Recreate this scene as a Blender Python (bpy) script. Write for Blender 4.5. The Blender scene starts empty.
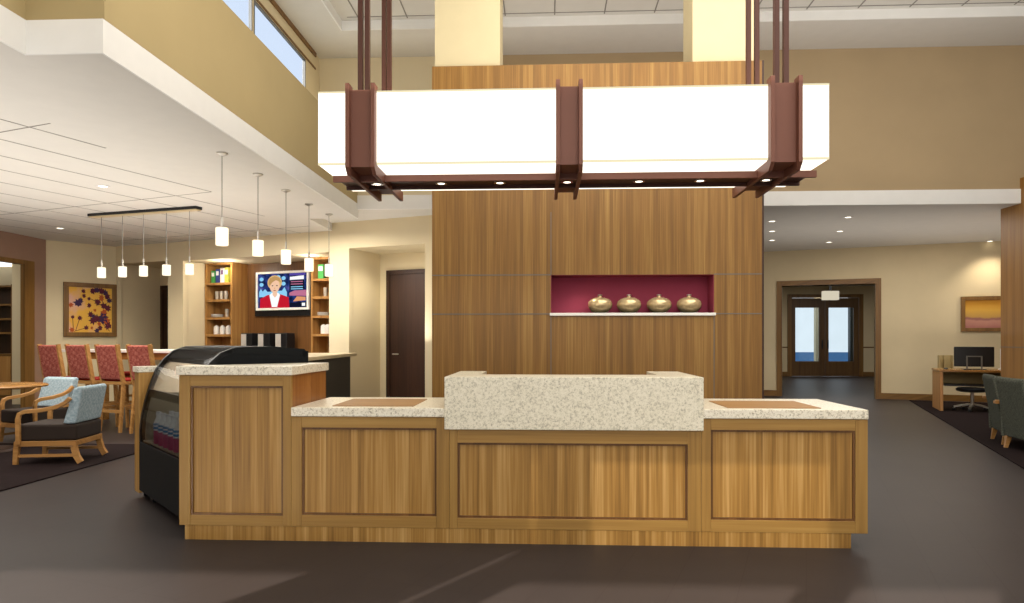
import bpy, bmesh, math, random
from mathutils import Vector, Matrix
random.seed(7)
C = bpy.context.scene.collection
R = math.radians
# ------------------------------------------------------------------ camera
F, EYE, HY = 700.0, 1.25, 340.0
YAW = math.atan(33/700)
FW = (-math.sin(YAW), math.cos(YAW)); RT = (math.cos(YAW), math.sin(YAW))
PH = R(20.1)
U = (math.cos(PH), -math.sin(PH)); V = (math.sin(PH), math.cos(PH))   # the skewed wing's axes
def ray(px):
    u = (px-512)/F
    return (FW[0]+u*RT[0], FW[1]+u*RT[1])
def on_floor(px, py, z=0.0):
    d = F*(z-EYE)/(HY-py); r = ray(px)
    return (d*r[0], d*r[1])
def on_wall(px, py, o, d=U):
    r = ray(px); det = -d[0]*r[1]+r[0]*d[1]
    s = (o[0]*r[1]-r[0]*o[1])/det
    x, y = o[0]+s*d[0], o[1]+s*d[1]
    return s, EYE+(x*FW[0]+y*FW[1])*(HY-py)/F
def uv(u, v): return (u*U[0]+v*V[0], u*U[1]+v*V[1])
def off(o, du, dv, d=U, n=V): return (o[0]+du*d[0]+dv*n[0], o[1]+du*d[1]+dv*n[1])
cam = bpy.data.cameras.new('camera'); co = bpy.data.objects.new('camera', cam); C.objects.link(co)
co.location = (0, 0, EYE); co.rotation_euler = (R(90), 0, YAW)
cam.sensor_fit = 'HORIZONTAL'; cam.sensor_width = 36; cam.lens = 36*F/1024
cam.shift_y = (HY-301.5)/1024; cam.clip_end = 200
bpy.context.scene.camera = co
vs = bpy.context.scene.view_settings
vs.view_transform = 'Standard'; vs.look = 'None'; vs.exposure = 0.0

# ------------------------------------------------------------------ materials
def lin(h):
    v = [int(h[i:i+2], 16)/255 for i in (0, 2, 4)]
    return tuple(c/12.92 if c <= .04045 else ((c+.055)/1.055)**2.4 for c in v)+(1,)
class NT:
    def __init__(s, name):
        s.m = bpy.data.materials.new(name); s.m.use_nodes = True
        s.t = s.m.node_tree; s.b = s.t.nodes['Principled BSDF']; s.out = s.t.nodes['Material Output']
    def n(s, typ, **k):
        nd = s.t.nodes.new(typ)
        for a, v in k.items(): setattr(nd, a, v)
        return nd
    def l(s, a, b): s.t.links.new(a, b)
    def math(s, op, a, b=None):
        nd = s.n('ShaderNodeMath', operation=op)
        for i, v in enumerate((a, b)):
            if v is None: continue
            if isinstance(v, (int, float)): nd.inputs[i].default_value = v
            else: s.l(v, nd.inputs[i])
        return nd.outputs[0]
    def xyz(s):
        c = s.n('ShaderNodeTexCoord'); p = s.n('ShaderNodeSeparateXYZ'); s.l(c.outputs['Object'], p.inputs[0])
        return p.outputs, c.outputs['Object']
    def ramp(s, fac, stops, interp='LINEAR'):
        r = s.n('ShaderNodeValToRGB'); r.color_ramp.interpolation = interp
        e = r.color_ramp.elements
        while len(e) < len(stops): e.new(.5)
        for i, (p, c) in enumerate(stops): e[i].position = p; e[i].color = lin(c)
        s.l(fac, r.inputs[0]); return r.outputs[0]
def flat(name, col, rough=.6, metal=0, var=.06, scale=6, spec=.4):
    k = NT(name); o, c = k.xyz()
    nz = k.n('ShaderNodeTexNoise'); nz.inputs['Scale'].default_value = scale; nz.inputs['Detail'].default_value = 3
    k.l(c, nz.inputs['Vector'])
    mx = k.n('ShaderNodeMix', data_type='RGBA', blend_type='MULTIPLY'); mx.inputs[0].default_value = 1
    mx.inputs[6].default_value = lin(col)
    mr = k.n('ShaderNodeMapRange'); mr.inputs[3].default_value = 1-var*2; mr.inputs[4].default_value = 1+var*2
    k.l(nz.outputs[0], mr.inputs[0]); k.l(mr.outputs[0], mx.inputs[7]); k.l(mx.outputs[2], k.b.inputs['Base Color'])
    k.b.inputs['Roughness'].default_value = rough; k.b.inputs['Metallic'].default_value = metal
    k.b.inputs['Specular IOR Level'].default_value = spec
    return k.m
def wood(name, dark, mid, light, grain='z', sw=.035, fine=70, rough=.42, spec=.35):
    k = NT(name); o, c = k.xyz()
    if grain == 'z': h, a = k.math('ADD', o[0], k.math('MULTIPLY', o[1], .93)), o[2]
    elif grain == 'x': h, a = k.math('ADD', o[2], k.math('MULTIPLY', o[1], .93)), o[0]
    else: h, a = k.math('ADD', o[2], k.math('MULTIPLY', o[0], .93)), o[1]
    fl = k.math('FLOOR', k.math('DIVIDE', h, sw))
    wn = k.n('ShaderNodeTexWhiteNoise', noise_dimensions='1D'); k.l(fl, wn.inputs['W'])
    cb = k.n('ShaderNodeCombineXYZ')
    k.l(k.math('MULTIPLY', h, fine), cb.inputs[0]); k.l(k.math('ADD', k.math('MULTIPLY', a, 1.3), k.math('MULTIPLY', wn.outputs[0], 9)), cb.inputs[1])
    nz = k.n('ShaderNodeTexNoise'); nz.inputs['Scale'].default_value = 1; nz.inputs['Detail'].default_value = 4; k.l(cb.outputs[0], nz.inputs['Vector'])
    cb2 = k.n('ShaderNodeCombineXYZ'); k.l(k.math('MULTIPLY', h, fine*.12), cb2.inputs[0]); k.l(k.math('MULTIPLY', a, .5), cb2.inputs[1])
    nz2 = k.n('ShaderNodeTexNoise'); nz2.inputs['Scale'].default_value = 1; nz2.inputs['Detail'].default_value = 2; k.l(cb2.outputs[0], nz2.inputs['Vector'])
    f = k.math('ADD', k.math('ADD', k.math('MULTIPLY', nz.outputs[0], .55), k.math('MULTIPLY', wn.outputs[0], .2)), k.math('MULTIPLY', nz2.outputs[0], .3))
    k.l(k.ramp(f, [(.28, dark), (.52, mid), (.8, light)]), k.b.inputs['Base Color'])
    k.b.inputs['Roughness'].default_value = rough; k.b.inputs['Specular IOR Level'].default_value = spec
    return k.m
def granite(name, base, mid, dark, sc=60, rough=.3):
    k = NT(name); o, c = k.xyz()
    n1 = k.n('ShaderNodeTexNoise'); n1.inputs['Scale'].default_value = sc; n1.inputs['Detail'].default_value = 3; n1.inputs['Roughness'].default_value = .65; k.l(c, n1.inputs['Vector'])
    n2 = k.n('ShaderNodeTexNoise'); n2.inputs['Scale'].default_value = sc*2.6; n2.inputs['Detail'].default_value = 2; k.l(c, n2.inputs['Vector'])
    f = k.math('ADD', k.math('MULTIPLY', n1.outputs[0], .6), k.math('MULTIPLY', n2.outputs[0], .4))
    k.l(k.ramp(f, [(.36, dark), (.45, mid), (.52, base), (.66, 'F4EEDC')]), k.b.inputs['Base Color'])
    k.b.inputs['Roughness'].default_value = rough
    return k.m
def check(name, c1, c2, c3, sc=30, rough=.9):
    k = NT(name); o, c = k.xyz()
    ch = k.n('ShaderNodeTexChecker'); ch.inputs['Scale'].default_value = sc; ch.inputs[1].default_value = lin(c1); ch.inputs[2].default_value = lin(c2); k.l(c, ch.inputs[0])
    nz = k.n('ShaderNodeTexNoise'); nz.inputs['Scale'].default_value = sc*1.5; k.l(c, nz.inputs['Vector'])
    mx = k.n('ShaderNodeMix', data_type='RGBA'); mx.inputs[7].default_value = lin(c3); k.l(ch.outputs[0], mx.inputs[6])
    mr = k.n('ShaderNodeMapRange'); mr.inputs[1].default_value = .45; mr.inputs[2].default_value = .65; k.l(nz.outputs[0], mr.inputs[0]); k.l(mr.outputs[0], mx.inputs[0])
    k.l(mx.outputs[2], k.b.inputs['Base Color']); k.b.inputs['Roughness'].default_value = rough; k.b.inputs['Specular IOR Level'].default_value = .08
    return k.m
def glow(name, col, st, var=0):
    k = NT(name); o, c = k.xyz(); k.t.nodes.remove(k.b)
    e = k.n('ShaderNodeEmission'); e.inputs[0].default_value = lin(col); e.inputs[1].default_value = st
    if var:
        nz = k.n('ShaderNodeTexNoise'); nz.inputs['Scale'].default_value = 2; k.l(c, nz.inputs['Vector'])
        mr = k.n('ShaderNodeMapRange'); mr.inputs[3].default_value = st*(1-var); mr.inputs[4].default_value = st*(1+var)
        k.l(nz.outputs[0], mr.inputs[0]); k.l(mr.outputs[0], e.inputs[1])
    k.l(e.outputs[0], k.out.inputs[0]); return k.m
def glass(name, tint='FFFFFF', refl=.12, rough=.03, fk=.6):
    k = NT(name); k.t.nodes.remove(k.b)
    t = k.n('ShaderNodeBsdfTransparent'); t.inputs[0].default_value = lin(tint)
    g = k.n('ShaderNodeBsdfGlossy'); g.inputs[0].default_value = (.22, .22, .22, 1); g.inputs['Roughness'].default_value = rough
    fr = k.n('ShaderNodeFresnel'); fr.inputs[0].default_value = 1.45
    mx = k.n('ShaderNodeMixShader'); k.l(k.math('ADD', k.math('MULTIPLY', fr.outputs[0], fk), refl*.3), mx.inputs[0])
    k.l(t.outputs[0], mx.inputs[1]); k.l(g.outputs[0], mx.inputs[2]); k.l(mx.outputs[0], k.out.inputs[0]); return k.m
def tile_floor():
    k = NT('floor_tile'); o, c = k.xyz()
    mp = k.n('ShaderNodeMapping'); mp.inputs['Rotation'].default_value = (0, 0, PH); k.l(c, mp.inputs[0])
    br = k.n('ShaderNodeTexBrick'); br.offset = .0; br.inputs['Scale'].default_value = 1
    br.inputs['Brick Width'].default_value = .31; br.inputs['Row Height'].default_value = .62; br.inputs['Mortar Size'].default_value = .0022
    br.inputs['Mortar Smooth'].default_value = .5
    br.inputs['Color1'].default_value = lin('373130'); br.inputs['Color2'].default_value = lin('352F2E'); br.inputs['Mortar'].default_value = lin('2D2526')
    k.l(mp.outputs[0], br.inputs[0])
    nz = k.n('ShaderNodeTexNoise'); nz.inputs['Scale'].default_value = 1.2; nz.inputs['Detail'].default_value = 5; k.l(c, nz.inputs['Vector'])
    mx = k.n('ShaderNodeMix', data_type='RGBA', blend_type='MULTIPLY'); mx.inputs[0].default_value = 1
    k.l(br.outputs[0], mx.inputs[6]); mr = k.n('ShaderNodeMapRange'); mr.inputs[3].default_value = .82; mr.inputs[4].default_value = 1.15
    k.l(nz.outputs[0], mr.inputs[0]); k.l(mr.outputs[0], mx.inputs[7]); k.l(mx.outputs[2], k.b.inputs['Base Color'])
    k.b.inputs['Roughness'].default_value = .42; k.b.inputs['Specular IOR Level'].default_value = .1
    return k.m
M = dict(
 floor=tile_floor(),
 ceil=flat('ceiling_paint', 'DAD6CE', .9, var=.02), white=flat('white_paint', 'EDECE8', .8, var=.02), groove=flat('ceiling_groove_grey', '8F8A82', .9),
 beige=flat('beige_wall', 'D3C29E', .9, var=.05, scale=1.5), cream=flat('cream_wall', 'DACBA8', .9, var=.03, scale=1.5),
 gold=flat('olive_gold_wall', 'B3A074', .9, var=.04, scale=1.5), tan=flat('tan_wall', 'AC9674', .9, var=.05, scale=1.5), brown=flat('mauve_brown_wall', '967866', .9, var=.04),
 column=flat('pale_cream_column', 'CEC09A', .9, var=.02),
 wallwood=wood('feature_veneer', '694A1F', '865F2A', 'A98345'), deskwood=wood('desk_veneer', '714E1F', 'A57B3C', 'D0A96B', sw=.04, fine=60),
 deskrail=wood('desk_rail_wood', '866430', '9F793D', 'B18C4C', 'x', .03, 55), deskstile=wood('desk_stile_wood', '866430', '9F793D', 'B18C4C', 'z', .05, 55),
 deskside=wood('cabinet_side_veneer', '75451B', '935D2A', 'A9743C'),
 trimwood=wood('trim_wood', '5E4220', '7A572A', '8E6A37', 'z', .05, 50), trimwoodx=wood('trim_wood_level', '5E4220', '7A572A', '8E6A37', 'x', .05, 50),
 darkwood=wood('dark_door_wood', '26150D', '351F14', '402819', 'z', .06, 50), doorwood=wood('brown_door_wood', '4A3218', '5E4220', '6E5029', 'z', .06, 50),
 tvwood=wood('tv_panel_veneer', '50341A', '684523', '7B552D', 'z', .05, 50), casewood=wood('bookcase_wood', '8A6031', 'A87A42', 'BC8F55', 'z', .05, 50),
 chairwood=wood('chair_wood', '8E6232', 'B08048', 'C2955C', 'x', .03, 60, .4), tablewood=wood('table_wood', '7A5428', '986C38', 'AC8048', 'x', .06, 50, .25),
 deskoak=wood('office_desk_wood', '9A6A3A', 'B07F4C', 'C0905C', 'z', .06, 50), pierwood=wood('pier_veneer', '7A5426', '94682F', 'A87C40', 'z', .05, 60),
 inset=wood('counter_inset', '8F6A40', 'A27A4C', 'AE8758', 'x', .5, 30, .5),
 granite=granite('cream_granite', 'F0E9D6', 'DED5BF', 'A89F8A'), granite2=granite('cream_granite_fine', 'ECE5CF', 'D8D1BA', 'AEA68F', 70),
 bronze=flat('brown_bronze_metal', '74493A', .5, .1, .04), bronzedk=flat('dark_bronze_metal', '47291F', .45, .2, .05),
 shade=glow('lit_acrylic', 'FFF8E8', 1.9), shadeedge=glow('lit_acrylic_edge', 'F6EBC4', 1.0), lamp=glow('lamp_disc', 'FFF4DC', 3.5), softpend=glow('soft_lantern_glow', 'F0E6CC', .75), pend=glow('pendant_glow', 'FFF0D4', 1.5, .15),
 red=flat('raspberry_paint', 'A33E56', .8, var=.04), shelfwhite=flat('white_shelf', 'F2EEE6', .5),
 chrome=flat('brushed_metal', 'B8B4AC', .3, .9), cord=flat('cord_grey', '6B6862', .6), blackm=flat('black_metal', '15171A', .4), charcoal=flat('charcoal_laminate', '191B1C', .6, var=.04, spec=.12),
 casein=flat('case_interior', 'A89880', .7), blackp=flat('black_plastic', '17181A', .35), bar=flat('black_bar_front', '120E0C', .5), bartop=flat('pale_bar_top', 'CDBB94', .35),
 redcheck=check('red_check_fabric', 'A2584C', '8F4640', 'B66E60', 22), bluecheck=check('blue_check_fabric', 'B2C2C9', 'A2B5BE', '90A5AF', 28),
 seatbrown=flat('dark_brown_fabric', '2C211A', .95), redseat=flat('red_seat', 'A02318', .8),
 rug=flat('dark_rug', '231B1B', 1, var=.15, scale=14, spec=.05), speckle=check('grey_speckle_fabric', '66685D', '55574D', '3E413A', 60),
 canvasy=None, canvasr=None, motif=flat('plum_paint', '5A2134', .9), motif2=flat('indigo_paint', '3E2A4E', .9), motif3=flat('rust_paint', 'B5582C', .9),
 glassc=glass('clear_glass'), glassd=glass('door_glass', 'E6EEF2', .1), glassblk=glass('smoked_glass', '9AA0A2', .1), skyglass=glass('clerestory_glass', 'DDE4EE', 0, .05, .1), tinted=glass('grey_tinted_glass', '909090', .1), drink=flat('tumbler_glass', 'B4AA9A', .2),
 vase=flat('mercury_glass', 'D2BA8C', .14, .45, .22, 34), milk=flat('milk_bottle_white', 'E8EEF2', .35), pink=flat('bottle_pink', 'C8567E', .35), blue=flat('bottle_blue', '3F86C0', .4),
 ceramic=flat('white_ceramic', 'EEEAE2', .3), green=flat('green_box', '3F9448', .6), navy=flat('navy_box', '2B3A7E', .6), yel=flat('yellow_green_box', 'B5B34A', .6), wht=flat('white_box', 'E6E2E0', .6), purple=flat('plum_box', '6A4A72', .6),
 orange=flat('orange_tray', 'D8622A', .6), beigebox=flat('tan_file_box', 'A99566', .7), outside=glow('courtyard_wall_glow', 'F6F8FA', 1.35, .05), pool=glow('blue_courtyard_glow', '5B87B8', .8, .1),
 steelpale=flat('pale_steel', 'CFCAC2', .4, .3), stainless=flat('stainless_steel', 'B4AFA8', .22, .9), copperbrown=flat('brown_chair_inner', '5B3A24', .6),
)
def canvas_yellow():
    k = NT('yellow_canvas'); o, c = k.xyz()
    n = k.n('ShaderNodeTexNoise'); n.inputs['Scale'].default_value = 3; n.inputs['Detail'].default_value = 3; k.l(c, n.inputs['Vector'])
    f = k.math('ADD', k.math('MULTIPLY', n.outputs[0], .7), k.math('MULTIPLY', o[0], .22))
    k.l(k.ramp(f, [(.2, 'DDAFA0'), (.33, 'E8B44C'), (.5, 'E2B24A'), (.62, 'E09A50'), (.75, 'C86A40')]), k.b.inputs[0]); k.b.inputs['Roughness'].default_value = .9
    return k.m
def canvas_sunset():
    k = NT('sunset_canvas'); o, c = k.xyz()
    n = k.n('ShaderNodeTexNoise'); n.inputs['Scale'].default_value = 4; n.inputs['Detail'].default_value = 4; k.l(c, n.inputs['Vector'])
    f = k.math('ADD', k.math('MULTIPLY', k.math('SUBTRACT', n.outputs[0], .5), .18), k.math('ADD', k.math('MULTIPLY', o[2], 1.45), .5))
    k.l(k.ramp(f, [(.05, '9E6462'), (.3, 'B88470'), (.36, '8E5A5A'), (.42, 'B9904A'), (.6, 'CFA040'), (.8, 'C88E2C'), (.95, 'B5762A')]), k.b.inputs[0]); k.b.inputs['Roughness'].default_value = .9
    return k.m
def tv_back():
    k = NT('tv_studio_picture'); o, c = k.xyz(); k.t.nodes.remove(k.b)
    n = k.n('ShaderNodeTexNoise'); n.inputs['Scale'].default_value = 9; n.inputs['Detail'].default_value = 2; k.l(c, n.inputs['Vector'])
    col = k.ramp(n.outputs[0], [(.3, '101838'), (.5, '22346E'), (.62, '3C4C94'), (.75, '6A5AA0')])
    e = k.n('ShaderNodeEmission'); e.inputs[1].default_value = .9; k.l(col, e.inputs[0]); k.l(e.outputs[0], k.out.inputs[0]); return k.m
M['canvasy'] = canvas_yellow(); M['canvasr'] = canvas_sunset(); M['tvpic'] = tv_back()
for nm, col, st in (('tvred', 'C81E30', .95), ('tvskin', 'F2C6A6', 1), ('tvhair', 'E0B878', 1), ('tvhairdk', 'C49A62', .95), ('tvwhite', 'FFFFFF', 1), ('tvlip', 'B04A48', .9), ('tvdark', '171B30', .8),
                    ('tvblue', '8FD0F4', 1), ('tvorange', 'E8A070', .95), ('tvpink', 'C87898', .9), ('tvviolet', '5A4CA8', .9)):
    M[nm] = glow('screen_'+nm[2:], col, st)

# ------------------------------------------------------------------ mesh helpers
class B:
    def __init__(s): s.bm = bmesh.new(); s.smooth = False
    def faces(s, vs_, fs):
        v = [s.bm.verts.new(p) for p in vs_]
        for f in fs:
            try: s.bm.faces.new([v[i] for i in f])
            except ValueError: pass
        return s
    def box(s, x0, x1, y0, y1, z0, z1, mat=None):
        p = [(x, y, z) for z in (z0, z1) for y in (y0, y1) for x in (x0, x1)]
        if mat: p = [mat @ Vector(q) for q in p]
        return s.faces(p, [(0, 2, 3, 1), (4, 5, 7, 6), (0, 1, 5, 4), (1, 3, 7, 5), (3, 2, 6, 7), (2, 0, 4, 6)])
    def prism(s, poly, z0, z1, mat=None):            # poly in xy, counter-clockwise
        n = len(poly); p = [(x, y, z0) for x, y in poly]+[(x, y, z1) for x, y in poly]
        if mat: p = [mat @ Vector(q) for q in p]
        return s.faces(p, [tuple(range(n-1, -1, -1)), tuple(range(n, 2*n))]+[(i, (i+1) % n, n+(i+1) % n, n+i) for i in range(n)])
    def bar(s, a, b, w, h, up=(0, 0, 1)):            # rectangular bar from a to b
        a, b = Vector(a), Vector(b); d = (b-a).normalized(); up = Vector(up)
        sd = d.cross(up)
        if sd.length < 1e-4: sd = d.cross(Vector((0, 1, 0)))
        sd.normalize(); uu = sd.cross(d)
        p = [q+sd*i*w/2+uu*j*h/2 for q in (a, b) for i, j in ((-1, -1), (1, -1), (1, 1), (-1, 1))]
        return s.faces(p, [(3, 2, 1, 0), (4, 5, 6, 7)]+[(i, (i+1) % 4, 4+(i+1) % 4, 4+i) for i in range(4)])
    def taper(s, a, b, w0, w1):
        a, b = Vector(a), Vector(b)
        p = [Vector((q.x+i*w/2, q.y+j*w/2, q.z)) for q, w in ((a, w0), (b, w1)) for i, j in ((-1, -1), (1, -1), (1, 1), (-1, 1))]
        return s.faces(p, [(3, 2, 1, 0), (4, 5, 6, 7)]+[(i, (i+1) % 4, 4+(i+1) % 4, 4+i) for i in range(4)])
    def lathe(s, prof, n=24, c=(0, 0, 0)):           # prof [(r, z)]
        rings = []
        for r, z in prof:
            rings.append([s.bm.verts.new((c[0]+r*math.cos(2*math.pi*i/n), c[1]+r*math.sin(2*math.pi*i/n), c[2]+z)) for i in range(n)] if r > 1e-5 else [s.bm.verts.new((c[0], c[1], c[2]+z))])
        for A, D in zip(rings, rings[1:]):
            for i in range(n):
                j = (i+1) % n
                f = [A[i % len(A)], A[j % len(A)], D[j % len(D)], D[i % len(D)]]
                f = list(dict.fromkeys(f))
                if len(f) > 2: s.bm.faces.new(f)
        s.smooth = True
        return s
    def cyl(s, c, r, z0, z1, n=20): return s.lathe([(0, z0), (r, z0), (r, z1), (0, z1)], n, c)
    def tube(s, pts, r, n=8):
        pts = [Vector(p) for p in pts]; rings = []
        for i, p in enumerate(pts):
            d = (pts[min(i+1, len(pts)-1)]-pts[max(i-1, 0)]).normalized()
            a = d.cross(Vector((0, 0, 1)));
            if a.length < 1e-3: a = Vector((1, 0, 0))
            a.normalize(); b = d.cross(a)
            rings.append([s.bm.verts.new(p+(a*math.cos(t*2*math.pi/n)+b*math.sin(t*2*math.pi/n))*r) for t in range(n)])
        for A, D in zip(rings, rings[1:]):
            for i in range(n): s.bm.faces.new((A[i], A[(i+1) % n], D[(i+1) % n], D[i]))
        s.bm.faces.new(rings[0][::-1]); s.bm.faces.new(rings[-1]); s.smooth = True
        return s
    def sweep(s, pts, w, h, side=(0, 1, 0)):         # rectangular section swept through a path lying across `side`
        pts = [Vector(p) for p in pts]; sd = Vector(side); rings = []
        for i, p in enumerate(pts):
            d = (pts[min(i+1, len(pts)-1)]-pts[max(i-1, 0)]).normalized(); nn = d.cross(sd).normalized()
            rings.append([s.bm.verts.new(p+sd*a*w/2+nn*b*h/2) for a, b in ((-1, -1), (1, -1), (1, 1), (-1, 1))])
        for A, D in zip(rings, rings[1:]):
            for i in range(4): s.bm.faces.new((A[i], A[(i+1) % 4], D[(i+1) % 4], D[i]))
        s.bm.faces.new(rings[0][::-1]); s.bm.faces.new(rings[-1])
        return s
    def build(s, name, mat, parent=None, bevel=0, loc=None, rotz=None, label=None):
        bmesh.ops.recalc_face_normals(s.bm, faces=s.bm.faces)
        me = bpy.data.meshes.new(name); s.bm.to_mesh(me); s.bm.free()
        me.materials.append(M[mat] if isinstance(mat, str) else mat)
        if s.smooth:
            for p in me.polygons: p.use_smooth = True
            try: me.set_sharp_from_angle(angle=R(40))
            except Exception: pass
        o = bpy.data.objects.new(name, me); C.objects.link(o)
        if parent: o.parent = parent
        if loc: o.location = loc
        if rotz is not None: o.rotation_euler = (0, 0, rotz)
        if bevel:
            m = o.modifiers.new('bevel', 'BEVEL'); m.width = bevel; m.segments = 2; m.limit_method = 'ANGLE'
        if label: o['label'] = label
        return o
def pieces(name, mat, parent, boxes, bevel=0):
    return [B().box(*q).build(name, mat, parent, bevel) for q in boxes]
def tag(o, label, cat, group=None):
    o['label'] = label; o['category'] = cat
    if group: o['group'] = group
    return o
def thing(name, label, cat, loc=(0, 0, 0), rotz=0, group=None):
    o = bpy.data.objects.new(name, None); C.objects.link(o); o.empty_display_size = .1
    o.location = loc; o.rotation_euler = (0, 0, rotz)
    return tag(o, label, cat, group)
def struct(o): o['kind'] = 'structure'; return o
def kids(o): return [c for c in C.objects if c.parent == o]
def copy_tree(o, parent=None):
    c = o.copy(); C.objects.link(c)
    if parent: c.parent = parent
    for k in kids(o): copy_tree(k, c)
    return c
def dup(root, loc, rotz=None, label=None):
    c = copy_tree(root); c.location = loc
    if rotz is not None: c.rotation_euler = (0, 0, rotz)
    if label: c['label'] = label
    return c
def frame_mat(o, d, z=0):                            # local x along d, local y = d rotated +90
    return Matrix(((d[0], -d[1], 0, o[0]), (d[1], d[0], 0, o[1]), (0, 0, 1, z), (0, 0, 0, 1)))
def wall(name, o, d, s0, s1, z0, z1, mat, holes=(), th=.15, side=1):
    """wall in a vertical plane through o along d; thickness goes to the +90 side (side=1) or the other"""
    ss = sorted({s0, s1}|{h for H in holes for h in H[:2] if s0 < h < s1}); zs = sorted({z0, z1}|{h for H in holes for h in H[2:] if z0 < h < z1})
    b = B(); mt = frame_mat(o, d); y0, y1 = (0, th) if side > 0 else (-th, 0)
    for a, c in zip(ss, ss[1:]):
        for e, f in zip(zs, zs[1:]):
            if any(H[0] <= (a+c)/2 <= H[1] and H[2] <= (e+f)/2 <= H[3] for H in holes): continue
            b.box(a, c, y0, y1, e, f, mt)
    bmesh.ops.remove_doubles(b.bm, verts=b.bm.verts, dist=1e-5)
    bad = [f for f in b.bm.faces if all(len(e.link_faces) > 2 for e in f.edges)]
    return struct(b.build(name, mat))

# ------------------------------------------------------------------ levels
ZL, ZR, ZF, ZH, ZT = 3.10, 3.23, 3.43, 5.53, 5.66    # left low ceiling, right low ceiling, fascia top, high soffit, tray
YB = 10.5                                            # upper back wall
BL = (-5.064, 12.227); BR = (7.09, 15.181)           # skewed back walls left and right

# floor
struct(B().box(-16, 16, -6, 30, -.2, 0).build('floor', 'floor'))
# rugs
p = [(4.66-.35*4, 7.04-.94*4), (11.95, 3.2), (11.95, 12.9), (7.5, 14.8)]
tag(B().prism(p, .001, .012).build('area_rug', 'rug'), 'dark brown rug under the grey armchairs and computer desk at right', 'rug')
tag(B().prism([(-9.1, 2.5), (-4.48, 2.5), (-4.48, 8.12), (-9.1, 8.12)], .001, .012).build('area_rug', 'rug'), 'dark brown rug under the blue lounge chairs at left', 'rug')

# ------------------------------------------------------------------ ceilings
b = B(); tray = (-2.80, 12.0, -3.6, 9.55)
b.box(-3.43, tray[0]-.02, -4, YB, ZH, ZH+.1); b.box(tray[0]-.02, 12, tray[3]+.02, YB, ZH, ZH+.1)
struct(b.build('ceiling', 'ceil'))
b = B().box(tray[0]-.3, 12, -4, 9.85, ZT, ZT+.1)
hi = struct(b.build('ceiling', 'ceil'))
b = B()                                              # tray step
b.box(tray[0]-.0199, tray[0], -4, tray[3], ZH, ZT); b.box(tray[0]-.0199, 12, tray[3], tray[3]+.0199, ZH, ZT)
struct(b.build('trim_1', 'white'))
b = B()
for k in range(-4, 18):
    x = .13+.67*k
    if x < tray[0]: continue
    b.box(x-.008, x+.008, 3, 9.5, ZT-.006, ZT-.001)
for y in (9.44, 8.2, 6.96): b.box(tray[0]+.1, 11.9, y-.006, y+.006, ZT-.006, ZT-.001)
b.build('panel_joint', 'groove', hi)
# low ceiling, left wing (with the dropped edge)
poly = [(-2.856, 4.389), (-2.856, 10.54), (-3.6, 10.54), (-3.6, 16), (-14, 16), (-14, -4), (-3.368, -4), (-3.368, 4.389)]
lo = struct(B().prism(poly, ZL, ZL+.14).build('ceiling', 'ceil'))
b = B()
for u, v0, v1 in [(-6.22, 3.0, 4.7), (-6.84, 3.0, 6.6), (-7.45, 3.0, 8.2)]+[(-8.06-.645*k, 3.0, 11.5) for k in range(7)]:
    b.bar((*uv(u, v0), ZL-.001), (*uv(u, v1), ZL-.001), .012, .004)
for v, u0, u1 in ((3.98, -10, -5.95), (6.6, -12, -6.85), (9.2, -12, -7.45)):
    b.bar((*uv(u0, v), ZL-.001), (*uv(u1, v), ZL-.001), .012, .004)
b.build('panel_joint', 'groove', lo)
b = B(); b.box(-2.855, -2.84, 4.388, 10.54, ZL-.004, 3.318); b.box(-3.352, -2.84, 4.373, 4.388, ZL-.004, 3.318); b.box(-3.367, -3.352, -4, 4.388, ZL-.004, 3.318)
struct(b.build('trim_2', 'white'))
# low ceiling, behind the upper back wall
struct(B().box(-4.0, 13, YB+.02, 18, ZR, ZR+.12).build('ceiling', 'ceil'))
struct(B().box(-2.84, 12, YB-.02, YB+.02, ZR, ZF+.01).build('trim_3', 'white'))
struct(B().box(4.9, 13.5, 17.0, 24.6, 3.1, 3.25).build('ceiling', 'ceil'))

# ------------------------------------------------------------------ upper walls
wall('wall_upper_back', (0, YB), (1, 0), -.85, 12, ZF, ZT, 'tan', th=.15)
wall('wall_upper_back_left', (0, YB), (1, 0), -3.6, -.85, ZF, ZT, 'cream', th=.15)
b = B(); b.box(-3.3, -2.8565, 4.48, YB+.03, 3.19, 3.3199); b.box(-3.43, -2.95, 4.48, YB, 4.16, 4.245); b.box(-2.95, -2.84, 4.48, YB, 3.32, 4.245); b.box(-3.43, -2.84, 4.388, 4.48, 3.32, 4.245); b.box(-3.43, -2.84, 4.388, 4.4, 4.245, ZT)
b.box(-3.45, -3.367, -4, 4.4, 3.32, ZT)
struct(b.build('wall_upper_left', 'gold'))
wall('wall_clerestory', (-3.43, 4.4), (0, 1), 0, 6.2, 4.24, ZT, 'cream', holes=[(0.35, 1.9, 4.25, 5.27), (1.95, 3.65, 4.25, 5.27), (3.7, 5.48, 4.25, 5.27)], th=.04)
for i, (s0, s1) in enumerate(((.35, 1.9), (1.95, 3.65), (3.7, 5.48))):
    y0, y1 = 4.4+s0, 4.4+s1
    f = B()
    t_ = .022
    f.box(-3.46, -3.425, y0, y0+t_, 4.25, 5.27); f.box(-3.46, -3.425, y1-t_, y1, 4.25, 5.27); f.box(-3.46, -3.425, y0+t_, y1-t_, 4.25, 4.25+t_); f.box(-3.46, -3.425, y0+t_, y1-t_, 5.27-t_, 5.27)
    w = struct(f.build('window_%d' % (i+1), 'cord'))
    B().box(-3.447, -3.44, y0+t_*.8, y1-t_*.8, 4.26, 5.26).build('pane', 'skyglass', w)
struct(B().box(-3.429, -3.405, 4.42, 10.3, 5.47, ZH-.001).build('trim_4', 'trimwood'))
struct(B().box(-3.429, -3.415, 4.42, 10.3, 5.285, 5.31).build('trim_5', 'trimwood'))

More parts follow.
